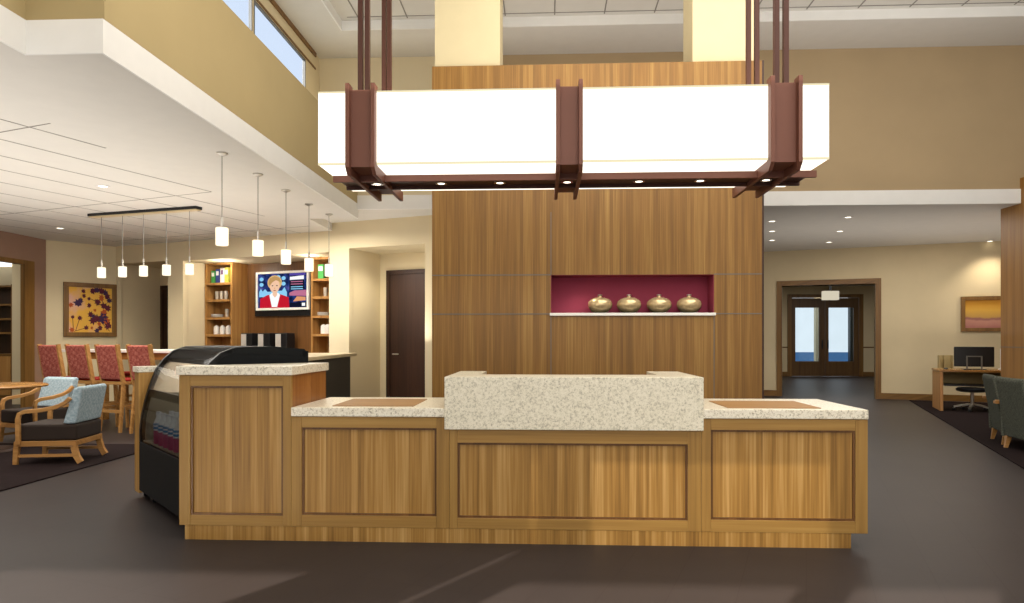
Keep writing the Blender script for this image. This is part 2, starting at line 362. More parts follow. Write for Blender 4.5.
# ------------------------------------------------------------------ wood feature wall with niche
X0, X1, YF = -1.201, 2.256, 7.4; NX0, NX1, NZ0, NZ1 = .063, 1.763, 1.535, 1.936
b = B()
xs = [X0, NX0, NX1, X1]; zs = [0, NZ0, NZ1, 4.16]
for a, c in zip(xs, xs[1:]):
    for e, f in zip(zs, zs[1:]):
        if a == NX0 and e == NZ0: continue
        b.box(a, c, YF, YF+.45, e, f)
fw = struct(b.build('wall_feature', 'wallwood'))
b = B().box(NX0, NX1, YF+.28, YF+.30, NZ0, NZ1); b.box(NX0, NX0+.004, YF+.005, YF+.28, NZ0, NZ1); b.box(NX1-.004, NX1, YF+.005, YF+.28, NZ0, NZ1)
b.box(NX0, NX1, YF+.005, YF+.28, NZ1-.004, NZ1)
b.build('niche_lining', 'red', fw, label='raspberry painted niche lining')
b = B()
for z in (1.938, 1.525): b.box(X0, NX0, YF-.003, YF+.002, z-.005, z+.005); b.box(NX1, X1, YF-.003, YF+.002, z-.005, z+.005)
b.box(NX0-.004, NX0+.004, YF-.003, YF+.002, 0, 1.53); b.box(NX0-.004, NX0+.004, YF-.003, YF+.002, 1.94, 2.6); b.box(NX1-.004, NX1+.004, YF-.003, YF+.002, 0, 1.53)
b.build('panel_seam', 'cord', fw, label='thin grey metal reveal')
B().box(X1, X1+.02, YF+.0, YF+.46, 0, 4.16).build('edge_band', 'darkwood', fw)
tag(B().box(NX0-.012, NX1+.015, YF-.02, YF+.27, 1.505, 1.535).build('display_shelf', 'shelfwhite', bevel=.003), 'thin white shelf along the bottom of the red niche', 'shelf')
def pillar(x0, x1):
    return struct(B().box(x0, x1, YF+.06, YF+.56, 4.1, ZT).build('wall_pillar', 'column'))
pillar(-1.18, -.48); pillar(1.555, 2.21)
# vases
v = thing('glass_vase', 'leftmost of the four squat gold mercury glass vases in the red niche', 'vase', (0, 0, 0), 0, 'squat vases in the red niche')
prof = [(0, 0), (.05, 0), (.09, .018), (.122, .055), (.132, .09), (.124, .125), (.095, .152), (.05, .168), (.022, .174), (.018, .188), (.018, .2), (.014, .2), (.012, .176), (0, .172)]
B().lathe(prof, 32).build('body', 'vase', v)
B().lathe([(.018, .186), (.027, .192), (.027, .198), (.018, .2)], 18).build('rim', 'chrome', v)
labs = ['leftmost of the four squat gold mercury glass vases in the red niche', 'second squat gold vase from the left in the red niche', 'third squat gold vase from the left in the red niche', 'rightmost of the four squat gold vases in the red niche']
for i, px in enumerate((600, 629, 659, 689)):
    r = ray(px); yy = YF+.12; x = r[0]/r[1]*yy
    if i == 0: v.location = (x, yy, 1.535)
    else: dup(v, (x, yy, 1.535), None, labs[i])

# ------------------------------------------------------------------ reception desk
YD = 4.285
def framed_front(root, x0, x1, z0, z1, pa, pb, za, zb, y=YD):
    """stiles and rails around a recessed panel; front face at y"""
    pieces('stile', 'deskstile', root, [(x0, pa, y, y+.03, z0, z1), (pb, x1, y, y+.03, z0, z1)], .002)
    pieces('rail', 'deskrail', root, [(pa, pb, y+.0005, y+.03, z0, za), (pa, pb, y+.0005, y+.03, zb, z1)], .002)
    bd = B(); t = .012
    bd.box(pa, pa+t, y+.008, y+.022, za, zb); bd.box(pb-t, pb, y+.008, y+.022, za, zb); bd.box(pa+t, pb-t, y+.008, y+.022, za, za+t); bd.box(pa+t, pb-t, y+.008, y+.022, zb-t, zb)
    bd.build('molding', 'tvwood', root)
    B().box(pa, pb, y+.02, y+.035, za, zb).build('panel', 'deskwood', root)
# tall left cabinet with a clipped back corner
t = thing('reception_cabinet', 'tall left end cabinet of the reception desk with one framed wood panel', 'cabinet')
B().prism([(-2.292, YD+.03), (-1.585, YD+.03), (-1.585, 5.0), (-1.68, 5.0), (-2.292, YD+.10)], .09, 1.03).build('carcass', 'deskside', t)
framed_front(t, -2.292, -1.578, .09, 1.03, -2.221, -1.63, .154, .962)
B().prism([(-2.256, YD+.004), (-1.585, YD+.004), (-1.585, 4.95), (-1.7, 4.95), (-2.256, YD+.1)], 0, .09).build('toe_kick', 'deskwood', t)
tag(B().prism([(-2.306, YD-.012), (-1.568, YD-.012), (-1.568, 5.015), (-1.69, 5.015), (-2.306, YD+.10)], 1.031, 1.086).build('granite_worktop', 'granite', bevel=.004),
    'small raised granite slab on the tall left end cabinet', 'worktop')
def low_cab(x0, x1, ztop, pa, pb, za, zb, label, kick0, kick1, kicky):
    t = thing('reception_cabinet', label, 'cabinet', (0, 0, 0), 0, 'low reception desk cabinets')
    B().box(x0+.002, x1-.002, YD+.031, 4.9, .09, ztop).build('carcass', 'deskside', t)
    framed_front(t, x0, x1, .09, ztop, pa, pb, za, zb)
    B().box(kick0, kick1, YD+kicky, 4.85, 0, .089).build('toe_kick', 'deskwood', t)
low_cab(-1.577, -.588, .774, -1.511, -.668, .162, .706, 'low reception cabinet just right of the tall end cabinet', -1.584, -.588, .003)
low_cab(-.587, .945, .70, -.538, .864, .155, .618, 'wide centre reception cabinet below the raised granite counter', -.587, .945, .0035)
low_cab(.946, 1.93, .774, 1.003, 1.858, .162, .706, 'low reception cabinet at the right end of the desk', .946, 1.833, .004)
def low_top(x0, x1, ins, label):
    t = thing('granite_worktop', label, 'worktop', (0, 0, 0), 0, 'low granite counters')
    B().box(x0, x1, YD-.012, 5.06, .776, .832).build('slab', 'granite', t, .004)
    B().prism(ins, .8325, .8365).build('writing_inset', 'inset', t, label='brown writing surface inset')
low_top(-1.575, -.612, [(-1.34, YD+.07), (-.825, YD+.07), (-.825, 4.88), (-1.35, 4.88)], 'low granite counter left of the raised centre with brown inset')
low_top(.948, 1.93, [(1.12, YD+.06), (1.68, YD+.06), (1.685, 4.83), (1.115, 4.83)], 'low granite counter on the right end of the desk with brown inset')
b = B(); b.prism([(-.616, YD-.02), (.955, YD-.02), (.955, 5.08), (.73, 5.08), (.73, YD+.30), (-.425, YD+.30), (-.425, 5.08), (-.616, 5.08)][:], .702, 1.024)
tag(b.build('transaction_counter', 'granite2', bevel=.003), 'raised speckled granite counter box at the centre of the reception desk', 'counter')

# ------------------------------------------------------------------ display case (runs diagonally behind the tall cabinet)
AX = (-.68, .733); N = (.733, .68); CA = (-2.36, 4.46); L = 1.2
ca = math.atan2(AX[1], AX[0])
# local frame: x along the case front, y outward (away from staff) is negative N -> use y = -depth
t = thing('display_case', 'black refrigerated display case with curved glass beside the tall cabinet', 'display case', (CA[0], CA[1], 0), ca)
# with x = AX, local +y = AX rotated 90 = (-.733,-.68) = outward, so depth p is -y
gl = [(.0, .46), (.0, .55), (.012, .66), (.035, .77), (.07, .90), (.115, 1.02), (.17, 1.10), (.24, 1.165), (.32, 1.195)]
def prof_slab(pts, x0, x1, th):
    b = B(); n = len(pts); vs_ = []
    for i, (p_, z) in enumerate(pts):
        a = pts[max(i-1, 0)]; c = pts[min(i+1, n-1)]; dx, dz = c[0]-a[0], c[1]-a[1]; l = math.hypot(dx, dz); nx, nz = dz/l, -dx/l
        for x in (x0, x1):
            vs_.append((x, -p_, z)); vs_.append((x, -(p_+nx*th), z+nz*th))
    fs = []
    for i in range(n-1):
        k = 4*i; m = k+4
        fs += [(k, k+2, m+2, m), (k+1, m+1, m+3, k+3), (k, m, m+1, k+1), (k+2, k+3, m+3, m+2)]
    fs += [(0, 1, 3, 2), (4*n-4, 4*n-2, 4*n-1, 4*n-3)]
    b.faces(vs_, fs); b.smooth = True; return b
sidep = [(0, .075), (.03, .06), (.8, .06), (.85, .09), (.85, .46), (0, .46)]
b = B(); mt = Matrix(((0, 0, 1, 0), (-1, 0, 0, 0), (0, 1, 0, 0), (0, 0, 0, 1)))  # (p,z,x)->(x,-p,z)
b.prism(sidep, 0, L, mt); b.build('base', 'charcoal', t, .006)
prof_slab(gl, .03, L-.03, .006).build('curved_glass', 'glassc', t)
for x in (0, L-.035): prof_slab(gl, x, x+.035, .035).build('end_frame', 'blackm', t)
prof_slab([(.20, 1.11), (.26, 1.165), (.34, 1.2), (.60, 1.205), (.83, 1.185), (.86, 1.15)], 0, L, .05).build('top_cover', 'charcoal', t)
B().box(0, L, -.86, -.80, .46, 1.17).build('back_panel', 'charcoal', t)
b = B(); poly = [(p_+.012, z) for p_, z in gl]+[(.85, 1.17), (.85, .46)]
b.prism(poly[::-1], L-.012, L-.004, mt); b.build('end_lining', 'casein', t)
b = B(); b.prism(poly[::-1], .004, .012, mt); b.build('end_panel', 'charcoal', t)
b = B(); b.box(.04, L-.04, -.7, -.075, .82, .832); b.build('shelf', 'glassblk', t)
B().box(.036, L-.036, -.094, -.068, .803, .86).build('shelf_edge', 'blackm', t)
B().box(.04, L-.04, -.8, -.02, .461, .468).build('deck', 'casein', t)
for x in (.12, L-.12):
    for y in (-.1, -.75): B().box(x-.05, x+.05, y-.04, y+.04, 0, .062).build('foot', 'blackp', t)
# milk bottles on the case deck
bt = thing('drink_bottle', '', 'bottle', (0, 0, 0), 0, 'bottled drinks in the display case')
B().lathe([(0, 0), (.034, 0), (.036, .008), (.036, .10)], 16).build('lower_body', 'pink', bt, label='pink label')
B().lathe([(.036, .10), (.036, .145), (.030, .17), (.017, .195), (.016, .215)], 16).build('upper_body', 'milk', bt)
for z in (.112, .14): B().lathe([(.0363, z), (.0372, z+.001), (.0372, z+.015), (.0363, z+.016)], 16).build('stripe', 'blue', bt)
B().cyl((0, 0, 0), .019, .215, .24, 14).build('cap', 'milk', bt)
mc = frame_mat(CA, AX)
cnt = 0
for row, dp in enumerate((.07, .16)):
    for k in range(5):
        q = mc @ Vector((.36+.135*k, -dp, .468))
        lb = '%s white and pink drink bottle from the desk end, %s row in the case' % (('first', 'second', 'third', 'fourth', 'fifth')[k], ('front', 'rear')[row])
        if cnt == 0: bt.location = q; bt['label'] = lb
        else: dup(bt, q, None, lb)
        cnt += 1
# end cabinet beyond the case
t = thing('end_cabinet', 'narrow wood cabinet closing the far end of the display case', 'cabinet', (CA[0], CA[1], 0), ca)
B().box(L+.01, L+.15, -.84, .0, .05, .995).build('carcass', 'deskwood', t)
B().box(L+.12, L+.13, -.8, -.06, 0, .05).build('plinth', 'blackp', t)
B().box(L+.004, L+.165, -.85, .012, .996, 1.04).build('granite_top', 'granite', t, .004)

# ------------------------------------------------------------------ coffee bar counter
t = thing('bar_counter', 'long black fronted coffee bar with pale top behind the display case', 'bar counter')
B().prism([(-2.46, 7.0), (-2.62, 9.65), (-3.4, 9.65), (-3.4, 6.9), (-2.95, 6.6)], 1.03, 1.07).build('bar_top', 'bartop', t, .004)
B().prism([(-2.58, 7.0), (-2.70, 9.6), (-3.3, 9.6), (-3.3, 6.95), (-2.98, 6.7)], 0, 1.029).build('bar_front', 'bar', t)

# ------------------------------------------------------------------ left back wall (skewed), recesses
aL = (-3.617, -2.238, 0, 2.76); nL = (-1.852, 1.496, 0, 2.74); cL = (1.904, 3.359, 0, 2.785)
wall('wall_back_left', BL, U, -3.66, 4.6, 0, 3.3, 'cream', holes=[aL, nL, cL], th=.12)
def recess(name, h, dep, mat):
    b = B(); mt = frame_mat(BL, U); s0, s1, z0, z1 = h
    b.box(s0-.05, s0, .1, dep, 0, z1+.05, mt); b.box(s1, s1+.05, .1, dep, 0, z1+.05, mt); b.box(s0-.05, s1+.05, dep, dep+.05, 0, z1+.05, mt); b.box(s0, s1, .121, dep, z1, z1+.05, mt)
    return struct(b.build(name, mat))
recess('wall_alcove', aL, 1.0, 'beige'); recess('wall_niche', nL, 1.0, 'cream'); recess('wall_corridor', cL, .93, 'cream')
wm = lambda dv: off(BL, 0, dv)
# dark doors
def door(n, s0, s1, dv, zt, mat='darkwood'):
    m = frame_mat(wm(dv), U)
    b = B(); b.box(s0-.07, s0, -.05, -.001, 0, zt+.07, m); b.box(s1, s1+.07, -.05, -.001, 0, zt+.07, m); b.box(s0, s1, -.05, -.001, zt, zt+.07, m)
    f = struct(b.build('door_%d' % n, mat)); B().box(s0, s1, -.03, -.001, 0, zt, m).build('leaf', mat, f)
    h = B(); h.tube([m @ Vector(q) for q in ((s0+.08, -.03, 1.0), (s0+.08, -.075, 1.0), (s0+.2, -.075, 1.0))], .011)
    h.build('door_handle', 'chrome', f)
s0, z0 = on_wall(391, 274, wm(.93)); door(1, s0, 3.27, .93, z0-.01)
s0, z0 = on_wall(164.5, 286, wm(1.0)); door(2, s0, min(s0+.9, aL[1]-.02) if s0+.3 < aL[1] else s0+.8, 1.0, 2.32)
# bookcases, tv panel
DV = .5
def bookcase(s0, s1, label):
    t = thing('bookcase', label, 'bookcase', (*off(BL, s0, DV), 0), -PH, 'coffee bar bookcases')
    w = s1-s0; tk = .035
    B().box(0, tk, 0, .42, 0, 2.735).build('side_panel', 'casewood', t); B().box(w-tk, w, 0, .42, 0, 2.735).build('side_panel', 'casewood', t)
    B().box(tk, w-tk, .4, .42, 0, 2.735).build('back_panel', 'casewood', t)
    for z in (.95, 1.36, 1.69, 2.035, 2.355): B().box(tk, w-tk, .005, .4, z-.045, z).build('shelf', 'casewood', t, .002)
    B().box(tk, w-tk, .005, .4, 2.70, 2.735).build('shelf', 'casewood', t)
    B().box(tk, w-tk, .01, .4, 0, .9).build('base_cupboard', 'casewood', t)
    return t
kL0, kL1 = on_wall(205, 300, wm(DV))[0], on_wall(232, 300, wm(DV))[0]
kR0, kR1 = on_wall(311, 300, wm(DV))[0], nL[1]-.01
bookcase(max(kL0, nL[0]+.01), kL1, 'left wooden bookcase beside the wall television')
bookcase(kR0, kR1, 'right wooden bookcase beside the wall television')
m = frame_mat(wm(.9), U)
struct(B().box(kL1+.001, kR0-.001, 0, .05, 0, 2.735, m).build('wall_tv_panel', 'tvwood'))
m5 = frame_mat(wm(.5), U)
t = thing('back_counter', 'wooden back counter under the wall television', 'counter', (*wm(.5), 0), -PH)
B().box(kL1+.004, kR0-.004, 0, .395, 0, .90).build('cupboard', 'casewood', t); B().box(kL1+.004, kR0-.004, -.02, .395, .901, .94).build('counter_top', 'bartop', t)
# shelf contents
mk = frame_mat(wm(DV), U)
def shelfpos(px, z, dv): 
    s, _ = on_wall(px, 300, wm(DV+dv)); return Vector((*off(BL, s, DV+dv), z))
cols = ['green', 'navy', 'wht', 'yel']; nms = ['green', 'navy blue', 'white', 'yellow green']
def carton(px, z, w, h, mat, label, grp=None):
    t = thing('food_carton', label, 'box', shelfpos(px, z, .1), -PH, grp)
    B().box(-w/2, w/2, -.04, .05, 0, h).build('carton', mat, t, .003)
    B().box(-w*.36, w*.36, -.0415, -.0405, h*.55, h*.85).build('label_patch', 'wht' if mat != 'wht' else 'purple', t)
for i, (px, h) in enumerate(((214.5, .24), (219, .27), (223.5, .29), (228, .29))):
    carton(px, 2.355, .09, h, cols[i], nms[i]+' carton on the top shelf of the left bookcase', 'cartons on the top shelf')
carton(322, 2.355, .12, .26, 'green', 'green carton on the top shelf of the right bookcase')
def tumbler(px, z, label):
    return thing('tumbler', label, 'glass', shelfpos(px, z, .1), 0, 'drinking glasses on the bookcases')
def fill_t(t): B().lathe([(0, 0), (.03, 0), (.036, .16), (.033, .16), (.027, .01), (0, .01)], 14).build('glass_wall', 'drink', t)
for i, px in enumerate((217, 221.5, 226)):
    fill_t(tumbler(px, 2.035, ('left', 'middle', 'right')[i]+' tall glass on the second shelf of the left bookcase'))
fill_t(tumbler(325.5, 2.035, 'tall glass on the second shelf of the right bookcase'))
fill_t(tumbler(227, 1.69, 'tall glass on plate shelf of the left bookcase, beside the plates'))
def plates(px, z, label):
    t = thing('plate_stack', '', 'plates', shelfpos(px, z, .16), 0); t['label'] = label
    for k in range(4): B().lathe([(0, .016*k), (.06, .016*k), (.125, .016*k+.012), (.12, .016*k+.016), (0, .016*k+.006)], 24).build('plate', 'ceramic', t)
plates(217.5, 1.69, 'stack of white plates on the third shelf of the left bookcase')
plates(324, 1.69, 'stack of white plates on the third shelf of the right bookcase')
def canister(px, z, label):
    t = thing('canister', label, 'canister', shelfpos(px, z, .12), 0, 'white canisters on the bookcases')
    B().lathe([(0, 0), (.048, 0), (.052, .01), (.052, .10), (.046, .12)], 18).build('jar', 'ceramic', t)
    B().lathe([(.05, .12), (.05, .135), (.03, .165), (.01, .175), (0, .177)], 18).build('lid', 'ceramic', t)
for i, px in enumerate((216.5, 222.5, 228.5)): canister(px, 1.36, ('left', 'middle', 'right')[i]+' white lidded canister on the lower shelf of the left bookcase')
canister(323.5, 1.36, 'left white lidded canister on the right bookcase'); canister(327.6, 1.36, 'right white lidded canister on the right bookcase')
# coffee dispensers
for i, (px, lb) in enumerate(((249.5, 'left'), (266.5, 'middle'), (284, 'right'))):
    t = thing('coffee_dispenser', lb+' black and steel coffee dispenser below the television', 'coffee dispenser', shelfpos(px, .94, .12), -PH, 'coffee dispensers')
    B().box(-.14, .14, -.08, .14, .0, .44).build('body', 'blackp', t, .012)
    B().box(-.12, .0, -.095, -.081, .12, .42).build('steel_front', 'steelpale', t, .004)
    B().box(-.13, .13, -.12, -.081, 0, .03).build('drip_tray', 'blackp', t)
    B().box(-.08, -.03, -.13, -.096, .08, .13).build('spout', 'blackp', t)
# television
wp = wm(.81)
(sa, za), (sb, zb) = on_wall(256, 272.3, wp), on_wall(308.7, 309.5, wp)
t = thing('television', 'wall television showing a blonde newsreader in a red jacket', 'television', (*off(BL, (sa+sb)/2, .9), (za+zb)/2), -PH)
W, Hh = (sb-sa)/2, (za-zb)/2
B().box(-W-.07, W+.09, -.045, -.002, -Hh-.11, Hh+.0).build('wall_mount', 'blackp', t)
f = B(); e = .045
f.box(-W, W, -.10, -.046, -Hh, -Hh+e); f.box(-W, W, -.10, -.046, Hh-e, Hh); f.box(-W, -W+e, -.10, -.046, -Hh+e, Hh-e); f.box(W-e, W, -.10, -.046, -Hh+e, Hh-e)
f.build('frame', 'shelfwhite', t, .006)
sw_, sh_ = W-e, Hh-e
scr = B().box(-sw_, sw_, -.085, -.05, -sh_, sh_).build('screen', 'tvpic', t)
def flatpoly(pts, y, mat, nm='picture', par=None):
    b = B(); b.prism([(x*sw_, z*sh_) for x, z in pts], -y-.001, -y, Matrix(((1, 0, 0, 0), (0, 0, -1, 0), (0, 1, 0, 0), (0, 0, 0, 1)))) if False else None
    v_ = [b.bm.verts.new((x*sw_, y, z*sh_)) for x, z in pts]; b.bm.faces.new(v_)
    return b.build(nm, mat, par or scr)
def ell(cx, cz, rx, rz, n=20, a0=0, a1=360): return [(cx+rx*math.cos(R(a0+(a1-a0)*i/n)), cz+rz*math.sin(R(a0+(a1-a0)*i/n))) for i in range(n if a1-a0 == 360 else n+1)]
for x, z in ((-.85, .7), (-.85, .38), (.06, .72), (.06, .4), (-.15, .8)): flatpoly(ell(x, z, .09, .12, 8), -.0856, 'tvblue', 'studio_light')
flatpoly([(-.95, -.05), (-.88, .15), (-.8, -.02), (-.7, .12), (-.6, -.05), (0, .0), (.1, .2), (.2, -.1), (.2, -.35), (-.95, -.35)], -.0857, 'tvblue', 'studio_set')
flatpoly([(-.92, -1), (-.9, -.45), (-.62, -.25), (-.45, -.2), (-.1, -.2), (.05, -.27), (.27, -.4), (.3, -1)], -.086, 'tvred', 'presenter_jacket')
flatpoly([(-.42, -.95), (-.52, -.25), (-.42, -.12), (-.16, -.12), (-.08, -.25), (-.2, -.95)], -.0865, 'tvwhite', 'presenter_blouse')
flatpoly(ell(-.3, .48, .3, .43), -.087, 'tvhair', 'presenter_hair')
flatpoly([(-.38, -.25), (-.4, .15), (-.2, .15), (-.2, -.25), (-.29, -.4)], -.0873, 'tvskin', 'presenter_neck')
flatpoly(ell(-.3, .28, .205, .4), -.0875, 'tvskin', 'presenter_face')
flatpoly([(-.56, .45), (-.5, .75), (-.3, .86), (-.1, .75), (-.03, .45), (-.12, .55), (-.25, .62), (-.4, .5), (-.5, .3)], -.0878, 'tvhairdk', 'presenter_fringe')
for x in (-.39, -.21): flatpoly(ell(x, .3, .035, .03, 8), -.088, 'tvdark', 'presenter_eye')
flatpoly(ell(-.3, .02, .055, .025, 8), -.088, 'tvlip', 'presenter_mouth'); flatpoly([(-.32, .12), (-.28, .12), (-.295, .22)], -.088, 'tvorange', 'presenter_nose')
flatpoly([(.3, .86), (.95, .86), (.95, .98), (.3, .98)], -.086, 'tvviolet', 'caption_band')
flatpoly([(.32, .6), (.88, .62), (.88, .84), (.32, .78)], -.086, 'tvwhite', 'caption_block')
flatpoly([(.3, .02), (.9, .02), (.9, .6), (.3, .58)], -.0858, 'tvdark', 'caption_panel')
for z in (.5, .36, .2, .08): flatpoly([(.36, z-.03), (.84, z-.03), (.84, z+.02), (.36, z+.02)], -.0865, 'tvpink' if z > .3 else 'tvblue', 'caption_line')
flatpoly([(.3, -.3), (.98, -.35), (.98, .0), (.5, -.02), (.3, -.14)], -.086, 'tvpink', 'caption_swoosh')
flatpoly([(.45, -.65), (.95, -.6), (.95, -.4), (.6, -.36)], -.0865, 'tvorange', 'caption_strip')
flatpoly([(.3, -.98), (.98, -.98), (.98, -.68), (.3, -.72)], -.086, 'tvdark', 'caption_footer'); flatpoly([(.8, -.92), (.93, -.92), (.93, -.74), (.8, -.74)], -.0867, 'tvwhite', 'channel_mark')

# ------------------------------------------------------------------ left side walls
L0 = (-9.24, 12.503); ld = (.609, .793)
wall('wall_left', L0, ld, -.02, 1.30, 0, 3.3, 'cream', th=.12)
yo0 = 8.6; yo1 = (-9.2)/ray(24)[0]*ray(24)[1]; yo2 = (-9.2)/ray(33)[0]*ray(33)[1]
wall('wall_left_lounge', (-9.2, 0), (0, 1), -4, 12.5, 0, 3.3, 'brown', holes=[(yo0, yo1, 0, 2.58)], th=.04)
b = B(); b.box(-9.25, -9.17, yo1-.02, yo2, 0, 2.66); b.box(-9.25, -9.17, yo0-.1, yo1-.02, 2.58, 2.66); b.box(-9.25, -9.17, yo0-.1, yo0, 0, 2.58)
struct(b.build('trim_6', 'trimwood'))
# room beyond: pale pillar and dark shelves
q0 = (ray(12)[0]*13.6, ray(12)[1]*13.6); q1 = (ray(24)[0]*13.6, ray(24)[1]*13.6)
struct(B().box(q0[0], q1[0]+.15, q0[1], q0[1]+.3, 0, 3.1).build('wall_side_room', 'cream'))
struct(B().box(-15.5, -9.4, 16.6, 16.75, 0, 3.1).build('wall_far_left', 'beige'))
struct(B().box(-15.5, -9.36, 7.8, 7.95, 0, 3.1).build('wall_sun_block_near', 'beige')); struct(B().box(-14.2, -14.0, 7.95, 16.6, 0, 3.1).build('wall_sun_block_left', 'beige'))  # unseen side room walls added to keep stray sun out
t = thing('bookcase', 'dark bookcase with lower cupboard in the side room at far left', 'bookcase', (-12.85, 14.55, 0), 0)
pieces('side_panel', 'trimwood', t, [(-.9, -.86, 0, .4, 0, 2.45), (1.36, 1.4, 0, .4, 0, 2.45)])
B().box(-.86, 1.36, .38, .4, 0, 2.45).build('back_panel', 'darkwood', t)
for z in (.95, 1.42, 1.72, 2.03, 2.43): B().box(-.86, 1.36, .01, .38, z-.04, z).build('shelf', 'trimwoodx', t)
for x in (-.86, .26): B().box(x, x+1.09, .0, .02, .06, .9).build('door', 'casewood', t, .004)
B().box(-.86, 1.36, .03, .38, 0, .06).build('plinth', 'trimwoodx', t)
# floral painting
(a0, zt), (a1, zb_) = on_wall(63, 281.5, L0, ld), on_wall(116, 336.7, L0, ld)
a1 = min(a1, 1.25); aw, ah = (a1-a0)/2, (2.345-1.313)/2
aang = math.atan2(ld[1], ld[0])
pc = thing('wall_painting', 'square wood framed painting of dark flowers on yellow ground', 'painting', (*off(L0, (a0+a1)/2, -.002, ld, (-ld[1], ld[0])), (2.345+1.313)/2), aang)
f = B(); e = .085
f.box(-aw, aw, -.05, 0, -ah, -ah+e); f.box(-aw, aw, -.05, 0, ah-e, ah); f.box(-aw, -aw+e, -.05, 0, -ah+e, ah-e); f.box(aw-e, aw, -.05, 0, -ah+e, ah-e)
f.build('frame', 'trimwood', pc, .006)
cv = B().box(-aw+e, aw-e, -.02, -.002, -ah+e, ah-e).build('canvas', 'canvasy', pc)
cw, chh = aw-e, ah-e
def motif(cx, cz, r, mat, n=7):
    r *= 1.35
    b = B(); ph = random.random()*6
    pts = [(cx+r*(1 if i % 2 == 0 else .62)*(.8+.4*random.random())*math.cos(ph+i*math.pi/n), cz+r*(1 if i % 2 == 0 else .62)*(.8+.4*random.random())*math.sin(ph+i*math.pi/n)) for i in range(2*n)]
    b.bm.faces.new([b.bm.verts.new((x*cw, -.0215-random.random()*.002, z*chh)) for x, z in pts]); b.build('flower', mat, cv)
for x, z, r, mm in ((-.33, .83, .09, 'motif'), (-.3, .62, .08, 'motif'), (-.07, .5, .07, 'motif'), (-.58, .3, .16, 'motif2'), (-.45, .4, .1, 'motif2'), (-.06, .2, .09, 'motif'), (-.9, .2, .09, 'motif3'),
                    (.1, .86, .12, 'motif'), (.3, .9, .13, 'motif2'), (.5, .88, .13, 'motif'), (.68, .8, .12, 'motif2'), (.78, .62, .12, 'motif'), (.88, .45, .11, 'motif2'), (.32, .36, .13, 'motif'), (.5, .55, .12, 'motif3'), (.62, .2, .13, 'motif'), (.8, .1, .14, 'motif'), (.2, 0, .06, 'motif3'),
                    (0, -.2, .11, 'motif'), (.15, -.3, .1, 'motif2'), (.1, -.47, .15, 'motif'), (.3, -.38, .14, 'motif'), (.58, -.36, .22, 'motif2'), (.62, -.12, .14, 'motif3'), (.75, -.5, .14, 'motif3'), (.82, -.68, .15, 'motif'), (.4, -.62, .08, 'motif3'), (.45, -.8, .1, 'motif'), (.05, -.8, .06, 'motif3'), (.3, -.93, .1, 'motif2'),
                    (-.82, -.33, .07, 'motif'), (-.5, -.37, .09, 'motif'), (-.2, -.8, .09, 'motif'), (-.85, -.9, .1, 'motif3')):
    motif(x, z, r, mm)
for p0, p1 in (((-.82, -.33), (-.78, -.95)), ((-.5, -.37), (-.68, -.93)), ((-.2, -.8), (-.75, -.96)), ((.2, .5), (.5, .2)), ((.5, .9), (.6, .1)), ((.6, -.1), (.75, -.9)), ((.35, -.4), (.9, -.95)), ((0, .5), (.35, .35))):
    B().bar((p0[0]*cw, -.0212, p0[1]*chh), (p1[0]*cw, -.0212, p1[1]*chh), .01, .001, (0, 1, 0)).build('stem', 'motif', cv)

# ------------------------------------------------------------------ right back wall, doorway, vestibule
dR = (-1.94, -.09, 0, 2.45)
wall('wall_back_right', BR, U, -5.2, 5.2, 0, 3.3, 'beige', holes=[dR], th=.25)
m = frame_mat(BR, U); b = B(); w_ = .11
b.box(dR[0]-w_, dR[0], -.03, .28, 0, 2.45+w_, m); b.box(dR[1], dR[1]+w_, -.03, .28, 0, 2.45+w_, m)
struct(b.build('trim_7', 'trimwood')); struct(B().box(dR[0], dR[1], -.03, .28, 2.45, 2.45+w_, m).build('trim_8', 'trimwoodx'))
b = B(); b.box(-5, dR[0]-w_, -.02, -.001, 0, .13, m); b.box(dR[1]+w_, 4, -.02, -.001, 0, .13, m); struct(b.build('baseboard_right', 'trimwoodx'))
yv = 24.5
wall('wall_vestibule', (0, yv), (1, 0), 4, 14, 0, 3.1, 'beige', holes=[(8.45, 10.75, 0, 2.72)], th=.15)
struct(B().box(13.2, 13.35, 15, 24.5, 0, 3.1).build('wall_vestibule_right', 'beige')); struct(B().box(4.9, 5.05, 16.3, 24.5, 0, 3.1).build('wall_vestibule_left', 'beige'))
b = B()
for x0, x1 in ((5.05, 8.35), (10.85, 13.2)): b.box(x0, x1, yv-.02, yv-.001, 0, .16)
struct(b.build('baseboard_vestibule', 'trimwoodx'))
b = B()
for x0, x1 in ((5.05, 8.35), (10.85, 13.2)): b.box(x0, x1, yv-.015, yv-.001, .98, 1.02)
struct(b.build('trim_9', 'tvwood'))
b = B(); b.box(8.33, 8.47, yv-.04, yv+.1, 0, 2.82); b.box(10.73, 10.87, yv-.04, yv+.1, 0, 2.82); b.box(8.47, 10.73, yv-.04, yv+.1, 2.70, 2.82)
dd = struct(b.build('door_3', 'trimwood'))
for nm, x0, x1, gx0, gx1 in (('l', 8.48, 9.595, 8.60, 9.40), ('r', 9.605, 10.72, 9.72, 10.56)):
    lf = B(); z0, z1 = .52, 2.36
    lf.box(x0, gx0, yv, yv+.05, .01, 2.69); lf.box(gx1, x1, yv, yv+.05, .01, 2.69); lf.box(gx0, gx1, yv, yv+.05, .01, z0); lf.box(gx0, gx1, yv, yv+.05, z1, 2.69)
    lf = lf.build('leaf', 'doorwood', dd); B().box(gx0, gx1, yv+.02, yv+.03, z0, z1).build('pane', 'glassd', lf)
    hx = 9.50 if nm == 'l' else 9.69
    B().box(hx-.015, hx+.015, yv-.05, yv-.001, .95, 1.25).build('handle', 'blackm', lf)
